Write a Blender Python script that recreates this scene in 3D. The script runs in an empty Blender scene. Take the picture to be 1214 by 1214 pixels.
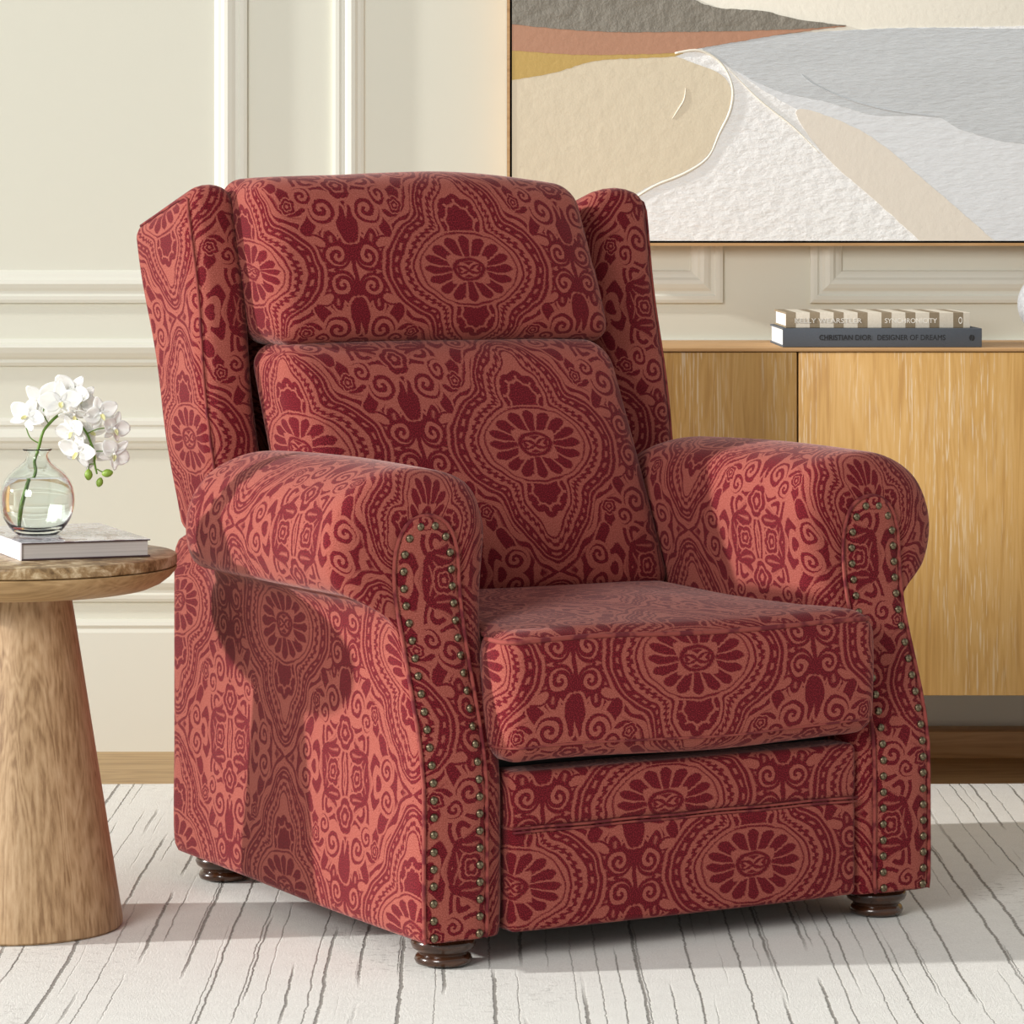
import bpy, bmesh, math, random
from mathutils import Vector, Matrix, geometry
random.seed(7)
SC = bpy.context.scene
C = SC.collection
PI = math.pi

# ------------------------------------------------------------------ camera, light, exposure
CAM_H, FPX, HY, CX = .96, 4116., 280., 607.
cam = bpy.data.cameras.new('camera'); co = bpy.data.objects.new('camera', cam); C.objects.link(co)
co.location = (0, 0, CAM_H); co.rotation_euler = (PI/2, 0, 0)
cam.sensor_width = 36; cam.sensor_fit = 'HORIZONTAL'; cam.lens = FPX/1214*36
cam.shift_y = -(607-HY)/1214; cam.clip_end = 60
SC.camera = co
W = bpy.data.worlds.new('world'); SC.world = W; W.use_nodes = True
W.node_tree.nodes['Background'].inputs[0].default_value = (1.0, .99, .965, 1)
W.node_tree.nodes['Background'].inputs[1].default_value = .47
sun = bpy.data.lights.new('sun', 'SUN'); so = bpy.data.objects.new('sun', sun); C.objects.link(so)
sun.energy = 4.0; sun.angle = math.radians(1.8); sun.color = (1, .975, .94)
so.location = (-3, 4, 2)
so.rotation_euler = Vector((1, .12, -.31)).to_track_quat('-Z', 'Y').to_euler()
def area(name, loc, target, size, power, col):
    l = bpy.data.lights.new(name, 'AREA'); o = bpy.data.objects.new(name, l); C.objects.link(o)
    l.shape = 'RECTANGLE'; l.size, l.size_y = size; l.energy = power; l.color = col
    o.location = loc; o.rotation_euler = (Vector(target)-Vector(loc)).to_track_quat('-Z', 'Y').to_euler()
area('window_light', (-2.7, -.2, 2.6), (.3, 5.6, .8), (2.0, 2.0), 225, (1, .985, .965))
SC.view_settings.view_transform = 'Standard'; SC.view_settings.look = 'None'
SC.view_settings.gamma = 1; SC.view_settings.use_curve_mapping = False
SC.view_settings.exposure = 0.0

def at(px, py, Y):            # the point at distance Y seen at a place of the photograph
    return ((px-CX)/FPX*Y, Y, CAM_H-(py-HY)/FPX*Y)

# ------------------------------------------------------------------ node helpers
class NB:
    """emits math nodes"""
    def __init__(s, nt): s.nt = nt; s.memo = {}
    def op(s, o, *a, clamp=False):
        if all(isinstance(v, (int, float)) for v in a):
            v = {'ADD': lambda a, b: a+b, 'SUBTRACT': lambda a, b: a-b, 'MULTIPLY': lambda a, b: a*b, 'DIVIDE': lambda a, b: a/b,
                 'MAXIMUM': max, 'MINIMUM': min, 'ABSOLUTE': abs}[o](*a)
            return min(1, max(0, v)) if clamp else v
        key = (o, clamp)+tuple(v if isinstance(v, (int, float)) else (v.node.name, v.identifier) for v in a)
        if key in s.memo: return s.memo[key]
        n = s.nt.nodes.new('ShaderNodeMath'); n.operation = o; n.use_clamp = clamp; n.hide = True
        for i, v in enumerate(a):
            if isinstance(v, (int, float)): n.inputs[i].default_value = v
            else: s.nt.links.new(v, n.inputs[i])
        s.memo[key] = n.outputs[0]
        return n.outputs[0]
    def add(s, a, b): return s.op('ADD', a, b)
    def sub(s, a, b): return s.op('SUBTRACT', a, b)
    def mul(s, a, b): return s.op('MULTIPLY', a, b)
    def div(s, a, b): return s.op('DIVIDE', a, b)
    def min(s, a, b): return s.op('MINIMUM', a, b)
    def max(s, a, b): return s.op('MAXIMUM', a, b)
    def abs(s, a): return s.op('ABSOLUTE', a)
    def floor(s, a): return s.op('FLOOR', a)
    def sqrt(s, a): return s.op('SQRT', a)
    def sin(s, a): return s.op('SINE', a)
    def cos(s, a): return s.op('COSINE', a)
    def atan2(s, a, b): return s.op('ARCTAN2', a, b)
    def neg(s, a): return s.op('MULTIPLY', a, -1.)
    def clamp(s, a): return s.op('ADD', a, 0., clamp=True)

def lin(*c): return tuple(((v/255+.055)/1.055)**2.4 if v > 10 else v/255/12.92 for v in c)+(1,)
def newmat(name, rough=.6, col=(.8, .8, .8, 1), **kw):
    m = bpy.data.materials.new(name); m.use_nodes = True
    b = m.node_tree.nodes['Principled BSDF']
    b.inputs['Base Color'].default_value = col; b.inputs['Roughness'].default_value = rough
    for k, v in kw.items(): b.inputs[k.replace('_', ' ')].default_value = v
    return m, m.node_tree, b
def node(nt, t, **kw):
    n = nt.nodes.new(t)
    for k, v in kw.items(): setattr(n, k, v)
    return n
def noise(nt, vec, scale, detail=4, rough=.5, dist=0):
    n = node(nt, 'ShaderNodeTexNoise'); n.inputs['Scale'].default_value = scale
    n.inputs['Detail'].default_value = detail; n.inputs['Roughness'].default_value = rough; n.inputs['Distortion'].default_value = dist
    nt.links.new(vec, n.inputs['Vector']); return n.outputs['Fac']
def mapping(nt, scale=(1, 1, 1), coord='Object', loc=(0, 0, 0)):
    t = node(nt, 'ShaderNodeTexCoord'); m = node(nt, 'ShaderNodeMapping')
    m.inputs['Scale'].default_value = scale; m.inputs['Location'].default_value = loc
    nt.links.new(t.outputs[coord], m.inputs['Vector']); return m.outputs[0]
def ramp(nt, fac, stops):
    r = node(nt, 'ShaderNodeValToRGB'); e = r.color_ramp.elements
    while len(e) < len(stops): e.new(.5)
    for x, (p, c) in zip(e, stops): x.position = p; x.color = c
    nt.links.new(fac, r.inputs[0]); return r.outputs[0]
def mixc(nt, fac, a, b, mode='MIX'):
    m = node(nt, 'ShaderNodeMix', data_type='RGBA', blend_type=mode)
    for i, v in ((0, fac), (6, a), (7, b)):
        if isinstance(v, (int, float, tuple)): m.inputs[i].default_value = v
        else: nt.links.new(v, m.inputs[i])
    return m.outputs[2]
def bump(nt, b, h, strength=.3, dist=.002):
    n = node(nt, 'ShaderNodeBump'); n.inputs['Strength'].default_value = strength; n.inputs['Distance'].default_value = dist
    nt.links.new(h, n.inputs['Height']); nt.links.new(n.outputs[0], b.inputs['Normal'])

# ---- pattern (shared text, pasted in scene.py) ----
def damask(F, x, y):
    A, B = .190, .185            # half periods
    def tri(v, h):               # mirror repeat to 0..h
        return F.abs(F.sub(v, F.mul(F.floor(F.add(F.div(v, 2*h), .5)), 2*h)))
    add, sub, mul, div, mn, mx = F.add, F.sub, F.mul, F.div, F.min, F.max
    qx, qy = tri(x, A), tri(y, B)
    def ln(a, b): return F.sqrt(add(mul(a, a), mul(b, b)))
    def inside(d, w=.0012): return F.clamp(add(.5, div(F.neg(d), w)))      # 1 where d<0
    def mixv(a, b, m): return add(a, mul(m, sub(b, a)))
    def smin(a, b, k):
        h = F.clamp(add(.5, div(mul(.5, sub(b, a)), k)))
        return sub(add(b, mul(h, sub(a, b))), mul(k, mul(h, sub(1., h))))
    def band(d, c, w): return inside(sub(F.abs(sub(d, c)), w))
    def wave(v, s=1.): return F.clamp(add(.5, mul(F.sin(v), s)))
    # ogee frame distance
    e1 = mul(sub(ln(div(qx, .084), div(qy, .052)), 1.), .062)
    e2 = sub(ln(qx, sub(qy, .072)), .034)
    e3 = sub(ln(mul(qx, 1.5), sub(qy, .118)), .012)
    d = smin(smin(e1, e2, .012), e3, .025)
    along = F.atan2(sub(qy, .03), qx)
    # outer field: contour scrolls
    f = add(mul(F.sin(add(mul(qx, 47.), mul(F.sin(mul(qy, 50.)), 1.3))), .5),
            mul(F.sin(add(mul(qy, 58.), mul(F.sin(add(mul(qx, 61.), .8)), 1.6))), .5))
    echo = wave(add(mul(d, 480.), mul(f, 5.)), 3.)
    out = mixv(echo, wave(mul(f, 11.), 3.), inside(sub(.060, d), .006))
    def spiral(o, cx, cy, R, lam, h, base):
        dx, dy = sub(qx, cx), sub(qy, cy)
        r = ln(dx, dy); th = F.atan2(dy, dx)
        s = wave(add(mul(th, h), mul(r, 6.2832/lam)), 3.)
        o = mixv(o, base, inside(sub(r, R + .005)))
        return mixv(o, s, inside(sub(r, R)))
    def flower(o, cx, cy, R, n, ph):
        dx, dy = sub(qx, cx), sub(qy, cy)
        r = ln(dx, dy); th = F.atan2(dy, dx)
        lob = add(.80, mul(.2, F.abs(F.sin(add(mul(th, n*.5), ph)))))
        g = div(r, mul(lob, R))
        o = mixv(o, 0., inside(sub(g, 1.16), .05))
        o = mixv(o, 1., inside(sub(g, 1.), .05))
        o = mixv(o, 0., mul(inside(sub(F.abs(sub(g, .58)), .07), .05), 1.))
        return mixv(o, 0., inside(sub(g, .22), .06))
    def fan(o, cx, cy, R, a0, half, n):
        dx, dy = sub(qx, cx), sub(qy, cy)
        r = ln(dx, dy); th = F.atan2(dy, dx)
        t = sub(th, a0)
        t = sub(t, mul(F.floor(add(div(t, 6.2832), .5)), 6.2832))
        t = add(t, mul(r, 5.))
        at = F.abs(t)
        Rr = mul(R, add(.72, mul(.28, F.abs(F.cos(mul(t, n*.5))))))
        Rr = mul(Rr, sub(1.1, mul(at, .28/half)))
        m = mul(inside(sub(r, Rr)), inside(mul(sub(at, half), .03)))
        o = mixv(o, 0., mul(inside(sub(r, add(Rr, .006))), inside(mul(sub(at, half+.15), .03))))
        rib = inside(mul(sub(F.abs(F.sin(mul(t, n*.5))), .28), .004), .002)
        rib = mul(rib, inside(sub(F.abs(sub(r, R*.55)), R*.27)))
        return mixv(mixv(o, 1., m), 0., mul(m, rib))
    def leaf(o, cx, cy, L, W, a, curve=0., v=1.):
        ca, sa = math.cos(a), math.sin(a)
        dx, dy = sub(qx, cx), sub(qy, cy)
        u = add(mul(dx, ca), mul(dy, sa)); w = sub(mul(dy, ca), mul(dx, sa))
        w = sub(w, mul(curve, mul(u, u)))
        s = div(u, L)
        prof = mul(W, mul(F.sqrt(mx(mul(s, sub(1., s)), 0.)), mul(2., sub(1.05, mul(s, .6)))))
        g = sub(F.abs(w), prof)
        ok = mul(inside(mul(sub(F.abs(sub(s, .5)), .5), .02)), 1.)
        o = mixv(o, 1.-v, mul(inside(sub(g, .0035)), inside(mul(sub(F.abs(sub(s, .5)), .54), .02))))
        return mixv(o, v, mul(inside(g), ok))
    out = fan(out, .168, .010, .052, 2.6, 1.15, 11)
    out = fan(out, .128, .150, .050, .9, 1.2, 11)
    out = leaf(out, .120, .050, .060, .012, .75, 6.)
    out = leaf(out, .190, .040, .055, .013, 2.0, -6.)
    out = leaf(out, .090, .118, .055, .012, 1.9, 5.)
    out = spiral(out, .166, .022, .016, .011, -1., 1.)
    out = leaf(out, .150, .036, .034, .008, 2.6, 8., 0.)
    out = spiral(out, .154, .088, .021, .013, 1., 0.)
    out = spiral(out, .128, .108, .014, .010, -1., 0.)
    out = spiral(out, .070, .165, .017, .011, 1., 0.)
    out = flower(out, .190, .128, .024, 5, .3)
    out = flower(out, .155, .185, .019, 5, 1.)
    out = flower(out, .104, .094, .012, 5, .3)
    # frame bands
    fr = 0.
    beads = wave(add(mul(along, 46.), 0.), 2.)
    zig = wave(add(mul(along, 60.), 0.), 3.)
    fr = mixv(0., 1., band(d, .0400, .0022))
    fr = mixv(fr, 1., band(d, .0300, .0058))
    fr = mixv(fr, 0., mul(band(d, .0300, .0016), beads))
    fr = mixv(fr, 1., band(add(d, mul(zig, .003)), .0165, .0028))
    fr = mixv(fr, 1., band(d, .0065, .0016))
    # interior
    r0 = ln(div(qx, .084), div(qy, .052))
    th0 = F.atan2(div(qy, .052), div(qx, .084))
    pet = F.abs(F.cos(mul(th0, 8.)))
    pr = sub(r0, add(.74, mul(.17, pet)))
    inn = mul(inside(pr, .03), inside(sub(F.sub(.56, mul(.2, F.abs(F.cos(mul(th0, 2.))))), r0), .03))
    inn = mul(inn, inside(mul(F.sub(.30, pet), .05), .01))
    inn = mx(inn, mul(inside(sub(F.abs(sub(r0, .30)), .045), .03), 1.))
    inn = mx(inn, mul(inside(sub(F.abs(sub(qy, mul(.006, F.sin(mul(qx, 110.))))), .0016)), inside(sub(r0, .8), .02)))
    inn = mx(inn, inside(sub(F.abs(sub(r0, 1.0)), .03), .03))
    inn = mixv(inn, 1., mul(inside(sub(r0, .24), .03), wave(add(mul(F.cos(mul(th0, 4.)), 2.2), mul(r0, 30.)), 2.5)))
    # top lobe: semicircular fan of dark petals
    ry = sub(qy, .064); r1 = ln(qx, ry); t1 = F.atan2(qx, ry)
    sc = F.abs(F.cos(mul(t1, 4.5)))
    lobe = mul(inside(sub(r1, add(.035, mul(.006, sc)))), inside(F.sub(1.08, r0), .02))
    lob = mixv(0., 1., lobe)
    lob = mixv(lob, 0., inside(sub(F.abs(sub(r1, add(.022, mul(.003, sc)))), .0018)))
    lob = mixv(lob, 0., mul(inside(sub(.0, sub(sc, .96)), .02), inside(sub(F.abs(sub(r1, .028)), .004))))
    inn = mixv(inn, lob, inside(F.sub(1.05, r0), .02))
    ins = inside(d)
    o = mixv(out, fr, inside(sub(d, .046)))
    return mixv(o, inn, ins)
# ------------------------------------------------------------------ materials
def fabric_material():
    m, nt, b = newmat('damask_chenille', .92)
    F = NB(nt)
    uv = node(nt, 'ShaderNodeUVMap'); uv.uv_map = 'UVMap'
    wn = node(nt, 'ShaderNodeTexNoise'); wn.inputs['Scale'].default_value = 26; wn.inputs['Detail'].default_value = 1
    nt.links.new(uv.outputs[0], wn.inputs['Vector'])
    sx = node(nt, 'ShaderNodeSeparateXYZ'); nt.links.new(uv.outputs[0], sx.inputs[0])
    sw = node(nt, 'ShaderNodeSeparateColor'); nt.links.new(wn.outputs['Color'], sw.inputs[0])
    mid = noise(nt, uv.outputs[0], 330, 2, .6)
    x = F.add(sx.outputs[0], F.add(F.mul(F.sub(sw.outputs[0], .5), .012), F.mul(F.sub(mid, .5), .0045)))
    y = F.add(sx.outputs[1], F.add(F.mul(F.sub(sw.outputs[1], .5), .012), F.mul(F.sub(mid, .5), -.004)))
    pat = damask(F, x, y)
    fine = noise(nt, uv.outputs[0], 640, 2, .6)
    speck = F.clamp(F.mul(F.sub(fine, .46), 6.))
    dark = mixc(nt, speck, lin(80, 13, 22), lin(132, 34, 43))
    light = mixc(nt, speck, lin(140, 70, 60), lin(170, 95, 84))
    col = mixc(nt, pat, light, dark)
    nt.links.new(col, b.inputs['Base Color'])
    b.inputs['Sheen Weight'].default_value = .22; b.inputs['Sheen Roughness'].default_value = .4
    b.inputs['Sheen Tint'].default_value = (1, .75, .7, 1); b.inputs['Specular IOR Level'].default_value = .15
    h = F.add(F.mul(fine, .35), F.mul(mid, .3))
    bump(nt, b, h, .6, .0016)
    return m
def wood(name, cols, gs, axis='Z', rough=.5, fleck=None, bumps=.15, st=.045, stops=(.28, .5, .72)):
    m, nt, b = newmat(name, rough)
    s = {'Z': (gs, gs, gs*st), 'X': (gs*.045, gs, gs), 'Y': (gs, gs*.045, gs)}[axis]
    v = mapping(nt, s)
    s2 = {'Z': (gs*.09, gs*.09, gs*min(.012, st*.22)), 'X': (gs*.012, gs*.09, gs*.09), 'Y': (gs*.09, gs*.012, gs*.09)}[axis]
    v2 = mapping(nt, s2)
    fine = noise(nt, v, 1, 5, .6); broad = noise(nt, v2, 1, 3, .5, .6)
    F = NB(nt)
    rings = F.add(.5, F.mul(F.sin(F.mul(broad, 120.)), .5))
    mixv = F.add(F.add(F.mul(fine, .62), F.mul(rings, .10)), F.mul(broad, .28))
    c = ramp(nt, mixv, list(zip(stops, cols)))
    if fleck:
        v3 = mapping(nt, tuple(k*2.4 for k in s), loc=(3, 1, 2))
        fl = F.clamp(F.mul(F.sub(noise(nt, v3, 1.2, 2, .6), .56), 14.))
        fl = F.mul(fl, F.clamp(F.mul(F.sub(noise(nt, v2, 2.2, 2), .40), 5.)))
        c = mixc(nt, F.mul(fl, .42), c, fleck)
    nt.links.new(c, b.inputs['Base Color'])
    bump(nt, b, fine, bumps, .001)
    return m
def paintm(name, col, rough=.6, bs=.25, sc=60, var=.06, dist=.002, stretch=(1, 1, 1)):
    m, nt, b = newmat(name, rough)
    v = mapping(nt, stretch)
    n1 = noise(nt, v, sc, 5, .6); n2 = noise(nt, v, sc*.12, 3)
    F = NB(nt); k = F.add(1-var, F.mul(F.add(F.mul(n1, .5), F.mul(n2, .5)), 2*var))
    cc = node(nt, 'ShaderNodeCombineColor')
    for i in range(3): nt.links.new(F.mul(k, col[i]), cc.inputs[i])
    nt.links.new(cc.outputs[0], b.inputs['Base Color'])
    bump(nt, b, n1, bs, dist)
    return m
def rug_material():
    m, nt, b = newmat('rug_pile', .95)
    F = NB(nt)
    v = mapping(nt)
    sx = node(nt, 'ShaderNodeSeparateXYZ'); nt.links.new(v, sx.inputs[0])
    X, Y = sx.outputs[0], sx.outputs[1]
    vy = mapping(nt, (6, 14, 1)); wob = noise(nt, vy, 1, 3, .6)
    vy2 = mapping(nt, (1.2, 1.0, 1)); wob2 = noise(nt, vy2, 1, 2)
    x = F.add(X, F.add(F.add(F.mul(F.sub(wob, .5), .008), F.mul(F.sub(noise(nt, mapping(nt), 170, 2), .5), .006)), F.mul(F.sub(wob2, .5), .03)))
    def lines(x, period, off, wmin, wmax, dens, seed):
        s = F.div(F.add(x, off), period); i = F.floor(s)
        wn = node(nt, 'ShaderNodeTexWhiteNoise', noise_dimensions='1D'); nt.links.new(F.add(i, seed), wn.inputs['W'])
        r = wn.outputs['Value']
        wn2 = node(nt, 'ShaderNodeTexWhiteNoise', noise_dimensions='1D'); nt.links.new(F.add(i, seed+.37), wn2.inputs['W'])
        d = F.mul(F.abs(F.sub(F.sub(s, i), F.add(.18, F.mul(r, .64)))), period)
        # breaks along the line
        cmb = node(nt, 'ShaderNodeCombineXYZ'); nt.links.new(F.mul(i, 7.3), cmb.inputs[0]); nt.links.new(F.mul(Y, 1.7), cmb.inputs[1]); cmb.inputs[2].default_value = seed
        on = F.clamp(F.mul(F.sub(noise(nt, cmb.outputs[0], 1, 1), 1-dens), 14.))
        w = F.add(wmin, F.mul(wn2.outputs['Value'], wmax-wmin))
        return F.mul(on, F.clamp(F.add(.5, F.mul(F.sub(w, d), 700.))))
    l1 = lines(x, .052, 0., .0007, .0024, .60, 1.)
    l2 = lines(x, .039, .013, .0003, .0011, .52, 9.)
    L = F.max(l1, F.mul(l2, .8))
    vf = mapping(nt, (1, 1, 1)); fine = noise(nt, vf, 330, 4, .75); soft = noise(nt, vf, 24, 4, .6)
    big = noise(nt, mapping(nt, (2.2, .9, 1)), 1.6, 3)
    sp = noise(nt, mapping(nt, (1, 1.6, 1)), 55, 4, .75)
    patch = F.mul(F.clamp(F.mul(F.sub(big, .53), 9.)), F.clamp(F.mul(F.sub(sp, .54), 9.)))
    c = mixc(nt, fine, lin(196, 194, 186), lin(250, 250, 244))
    c = mixc(nt, F.mul(F.clamp(F.mul(F.sub(soft, .45), 3.)), .22), c, lin(200, 197, 190))
    c = mixc(nt, F.mul(patch, .6), c, lin(128, 122, 112))
    c = mixc(nt, F.mul(L, .82), c, lin(98, 91, 80))
    nt.links.new(c, b.inputs['Base Color'])
    h = F.sub(F.add(F.mul(fine, .35), F.mul(soft, .30)), F.mul(L, .5))
    bump(nt, b, h, .7, .006)
    b.inputs['Sheen Weight'].default_value = .15
    return m
M = {}
M['fabric'] = fabric_material()
def piping_material():
    m, nt, b = newmat('piping_cloth', .9)
    v = mapping(nt); f = noise(nt, v, 500, 2); g = noise(nt, v, 42, 2)
    F = NB(nt)
    c = mixc(nt, F.clamp(F.mul(F.sub(g, .47), 9.)), lin(140, 64, 56), lin(100, 24, 32))
    nt.links.new(c, b.inputs['Base Color']); bump(nt, b, f, .4, .001); return m
M['piping'] = piping_material()
M['wall'] = paintm('warm_white_wall', lin(220, 220, 206), .75, .08, 220, .012)
M['trim'] = paintm('warm_white_trim', lin(223, 223, 211), .5, .04, 120, .01)
M['oak'] = wood('golden_oak', [lin(180, 132, 66), lin(208, 162, 92), lin(220, 178, 114)], 105, 'Z', .5, lin(244, 232, 206))
M['oak_top'] = wood('golden_oak_top', [lin(160, 120, 72), lin(190, 148, 98), lin(205, 168, 120)], 90, 'X', .5)
M['ash'] = wood('natural_ash', [lin(140, 108, 74), lin(176, 144, 106), lin(194, 164, 128)], 170, 'Z', .5, st=.014, stops=(.36, .5, .64))
M['ash_rim'] = wood('natural_ash_rim', [lin(132, 102, 64), lin(170, 138, 94), lin(190, 160, 118)], 120, 'X', .5)
M['walnut'] = wood('dark_turned_wood', [lin(34, 17, 9), lin(58, 32, 16), lin(80, 46, 24)], 90, 'X', .22)
M['walnut'].node_tree.nodes['Principled BSDF'].inputs['Coat Weight'].default_value = .5
M['floorwood'] = wood('floor_oak', [lin(128, 100, 62), lin(168, 138, 94), lin(186, 158, 114)], 60, 'X', .5)
M['rug'] = rug_material()
M['black'] = paintm('black_recess', (.012, .011, .01), .6)
M['nail'], nt, b = newmat('antique_brass', .34, lin(134, 122, 100), Metallic=1.)
nt.links.new(ramp(nt, noise(nt, mapping(nt), 300, 3), [(.35, lin(84, 72, 56)), (.65, lin(160, 146, 120))]), b.inputs['Base Color'])
def stone_material():
    m, nt, b = newmat('brown_travertine', .35)
    v = mapping(nt); F = NB(nt)
    n = noise(nt, v, 28, 6, .65, .8); n2 = noise(nt, v, 120, 3, .6)
    nt.links.new(ramp(nt, F.add(F.mul(n, .75), F.mul(n2, .25)), [(.38, lin(92, 68, 40)), (.5, lin(150, 122, 84)), (.60, lin(200, 180, 146))]), b.inputs['Base Color'])
    bump(nt, b, n2, .2, .001); return m
M['stone'] = stone_material()
M['glass'], nt, b = newmat('clear_glass', .0, (.95, .995, .98, 1), Transmission_Weight=1., IOR=1.45)
M['water'], nt, b = newmat('water', .0, (1, 1, 1, 1), Transmission_Weight=1., IOR=1.33)
def petal_material():
    m, nt, b = newmat('white_petal', .5, lin(248, 248, 240))
    v = mapping(nt); n = noise(nt, v, 160, 3)
    nt.links.new(mixc(nt, n, lin(254, 254, 252), lin(247, 248, 240)), b.inputs['Base Color'])
    b.inputs['Subsurface Weight'].default_value = .35; b.inputs['Subsurface Radius'].default_value = (.01, .01, .008); b.inputs['Subsurface Scale'].default_value = .6
    return m
M['petal'] = petal_material()
M['lip'] = paintm('yellow_lip', lin(236, 232, 176), .5)
M['stem'] = paintm('green_stem', lin(92, 128, 34), .45, .2, 80, .2)
M['bud'] = paintm('green_bud', lin(128, 156, 56), .45, .2, 80, .15)
def pages_material():
    m, nt, b = newmat('book_pages', .8)
    v = mapping(nt, (1, 1, 900)); n = noise(nt, v, 1, 2)
    nt.links.new(mixc(nt, n, lin(150, 144, 140), lin(214, 208, 202)), b.inputs['Base Color']); bump(nt, b, n, .3, .0005); return m
M['pages'] = pages_material()
def pages2_material():
    m, nt, b = newmat('white_pages', .8)
    v = mapping(nt, (1, 1, 900)); n = noise(nt, v, 1, 2)
    nt.links.new(mixc(nt, n, lin(226, 224, 220), lin(250, 248, 244)), b.inputs['Base Color']); return m
M['pages_white'] = pages2_material()
M['slate'] = paintm('slate_cloth', lin(84, 90, 98), .8, .3, 600, .08, .001)
M['ink'] = paintm('black_ink', lin(22, 22, 24), .5)
M['white_ink'] = paintm('pale_ink', lin(236, 232, 222), .6)
M['grey_ink'] = paintm('grey_ink', lin(170, 170, 176), .6)
def stripe_material():
    m, nt, b = newmat('striped_cover', .7)
    v = mapping(nt); F = NB(nt)
    sx = node(nt, 'ShaderNodeSeparateXYZ'); nt.links.new(v, sx.inputs[0])
    s = F.div(F.add(sx.outputs[0], .1625), .0422)
    fr = F.sub(s, F.floor(s))
    k = F.clamp(F.mul(F.sub(.43, fr), 60.))
    n = noise(nt, v, 260, 4, .7)
    a = mixc(nt, n, lin(206, 196, 176), lin(236, 228, 212)); d = mixc(nt, n, lin(128, 112, 88), lin(160, 144, 118))
    nt.links.new(mixc(nt, k, a, d), b.inputs['Base Color']); return m
M['stripe'] = stripe_material()
def cover_material():
    m, nt, b = newmat('glossy_photo_cover', .18)
    v = mapping(nt, (1, .6, 1)); n = noise(nt, v, 24, 4, .6, 1.5)
    nt.links.new(ramp(nt, n, [(.38, lin(186, 184, 192)), (.5, lin(232, 232, 238)), (.64, lin(140, 112, 118))]), b.inputs['Base Color'])
    b.inputs['Coat Weight'].default_value = .4; return m
M['cover'] = cover_material()
M['cover_edge'] = paintm('dark_board_edge', lin(62, 44, 46), .5)
M['spine_white'] = paintm('white_spine', lin(226, 224, 228), .5)
def orb_material():
    m, nt, b = newmat('crackled_grey_ceramic', .4)
    v = mapping(nt); n = noise(nt, v, 140, 4, .7)
    nt.links.new(mixc(nt, n, lin(120, 122, 126), lin(206, 208, 210)), b.inputs['Base Color']); bump(nt, b, n, .8, .004); return m
M['orb'] = orb_material()

# ------------------------------------------------------------------ mesh helpers
def obj(name, verts, faces, mat, parent=None, uvs=None, smooth=True, angle=None, off=(0, 0, 0)):
    me = bpy.data.meshes.new(name)
    me.from_pydata([(v[0]-off[0], v[1]-off[1], v[2]-off[2]) for v in verts], [], faces)
    if uvs:
        l = me.uv_layers.new(name='UVMap')
        flat = [c for f in uvs for p in f for c in p]
        l.data.foreach_set('uv', flat)
    me.materials.append(mat)
    if smooth: me.polygons.foreach_set('use_smooth', [True]*len(me.polygons))
    me.update()
    if angle: me.set_sharp_from_angle(angle=math.radians(angle))
    o = bpy.data.objects.new(name, me); C.objects.link(o); o.parent = parent
    return o
def empty(name, loc, rz=0):
    o = bpy.data.objects.new(name, None); C.objects.link(o); o.location = loc; o.rotation_euler = (0, 0, rz)
    o.empty_display_size = .05; return o
def tag(o, label=None, cat=None, group=None, kind=None):
    for k, v in (('label', label), ('category', cat), ('group', group), ('kind', kind)):
        if v: o[k] = v
    return o
def from_bm(name, bm, mat, parent=None, angle=35, loc=None):
    bmesh.ops.recalc_face_normals(bm, faces=bm.faces)
    me = bpy.data.meshes.new(name); bm.to_mesh(me); bm.free(); me.materials.append(mat)
    me.polygons.foreach_set('use_smooth', [True]*len(me.polygons)); me.update()
    me.set_sharp_from_angle(angle=math.radians(angle))
    o = bpy.data.objects.new(name, me); C.objects.link(o); o.parent = parent
    if loc: o.location = loc
    return o
def bm_box(bm, lo, hi, bev=0, seg=2):
    v = [bm.verts.new((x, y, z)) for x in (lo[0], hi[0]) for y in (lo[1], hi[1]) for z in (lo[2], hi[2])]
    fs = [bm.faces.new([v[i] for i in q]) for q in ((0, 1, 3, 2), (4, 6, 7, 5), (0, 4, 5, 1), (2, 3, 7, 6), (0, 2, 6, 4), (1, 5, 7, 3))]
    if bev:
        es = set(e for f in fs for e in f.edges)
        bmesh.ops.bevel(bm, geom=list(es), offset=bev, segments=seg, profile=.5, affect='EDGES')
def box(name, lo, hi, mat, parent=None, bev=0, seg=2):
    bm = bmesh.new(); bm_box(bm, lo, hi, bev, seg); return from_bm(name, bm, mat, parent)
def lathe(prof, n=48):
    vs, fs = [], []
    for r, z in prof:
        for k in range(n):
            a = 2*PI*k/n; vs.append((r*math.cos(a), r*math.sin(a), z))
    for i in range(len(prof)-1):
        for k in range(n):
            a, b_ = i*n+k, i*n+(k+1) % n
            fs.append((a, b_, b_+n, a+n))
    if prof[0][0] > 1e-6: fs.append(tuple(reversed(range(n))))
    if prof[-1][0] > 1e-6: fs.append(tuple(range((len(prof)-1)*n, len(prof)*n)))
    return vs, fs
def catmull(pts, n, closed=False):
    out = []; m = len(pts); segs = m if closed else m-1
    g = lambda i: Vector(pts[i % m]) if closed else Vector(pts[max(0, min(m-1, i))])
    for s in range(segs):
        p0, p1, p2, p3 = g(s-1), g(s), g(s+1), g(s+2)
        for k in range(n):
            t = k/n
            out.append(.5*((2*p1)+(p2-p0)*t+(2*p0-5*p1+4*p2-p3)*t*t+(3*p1-p0-3*p2+p3)*t**3))
    if not closed: out.append(g(m-1))
    return out
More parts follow.
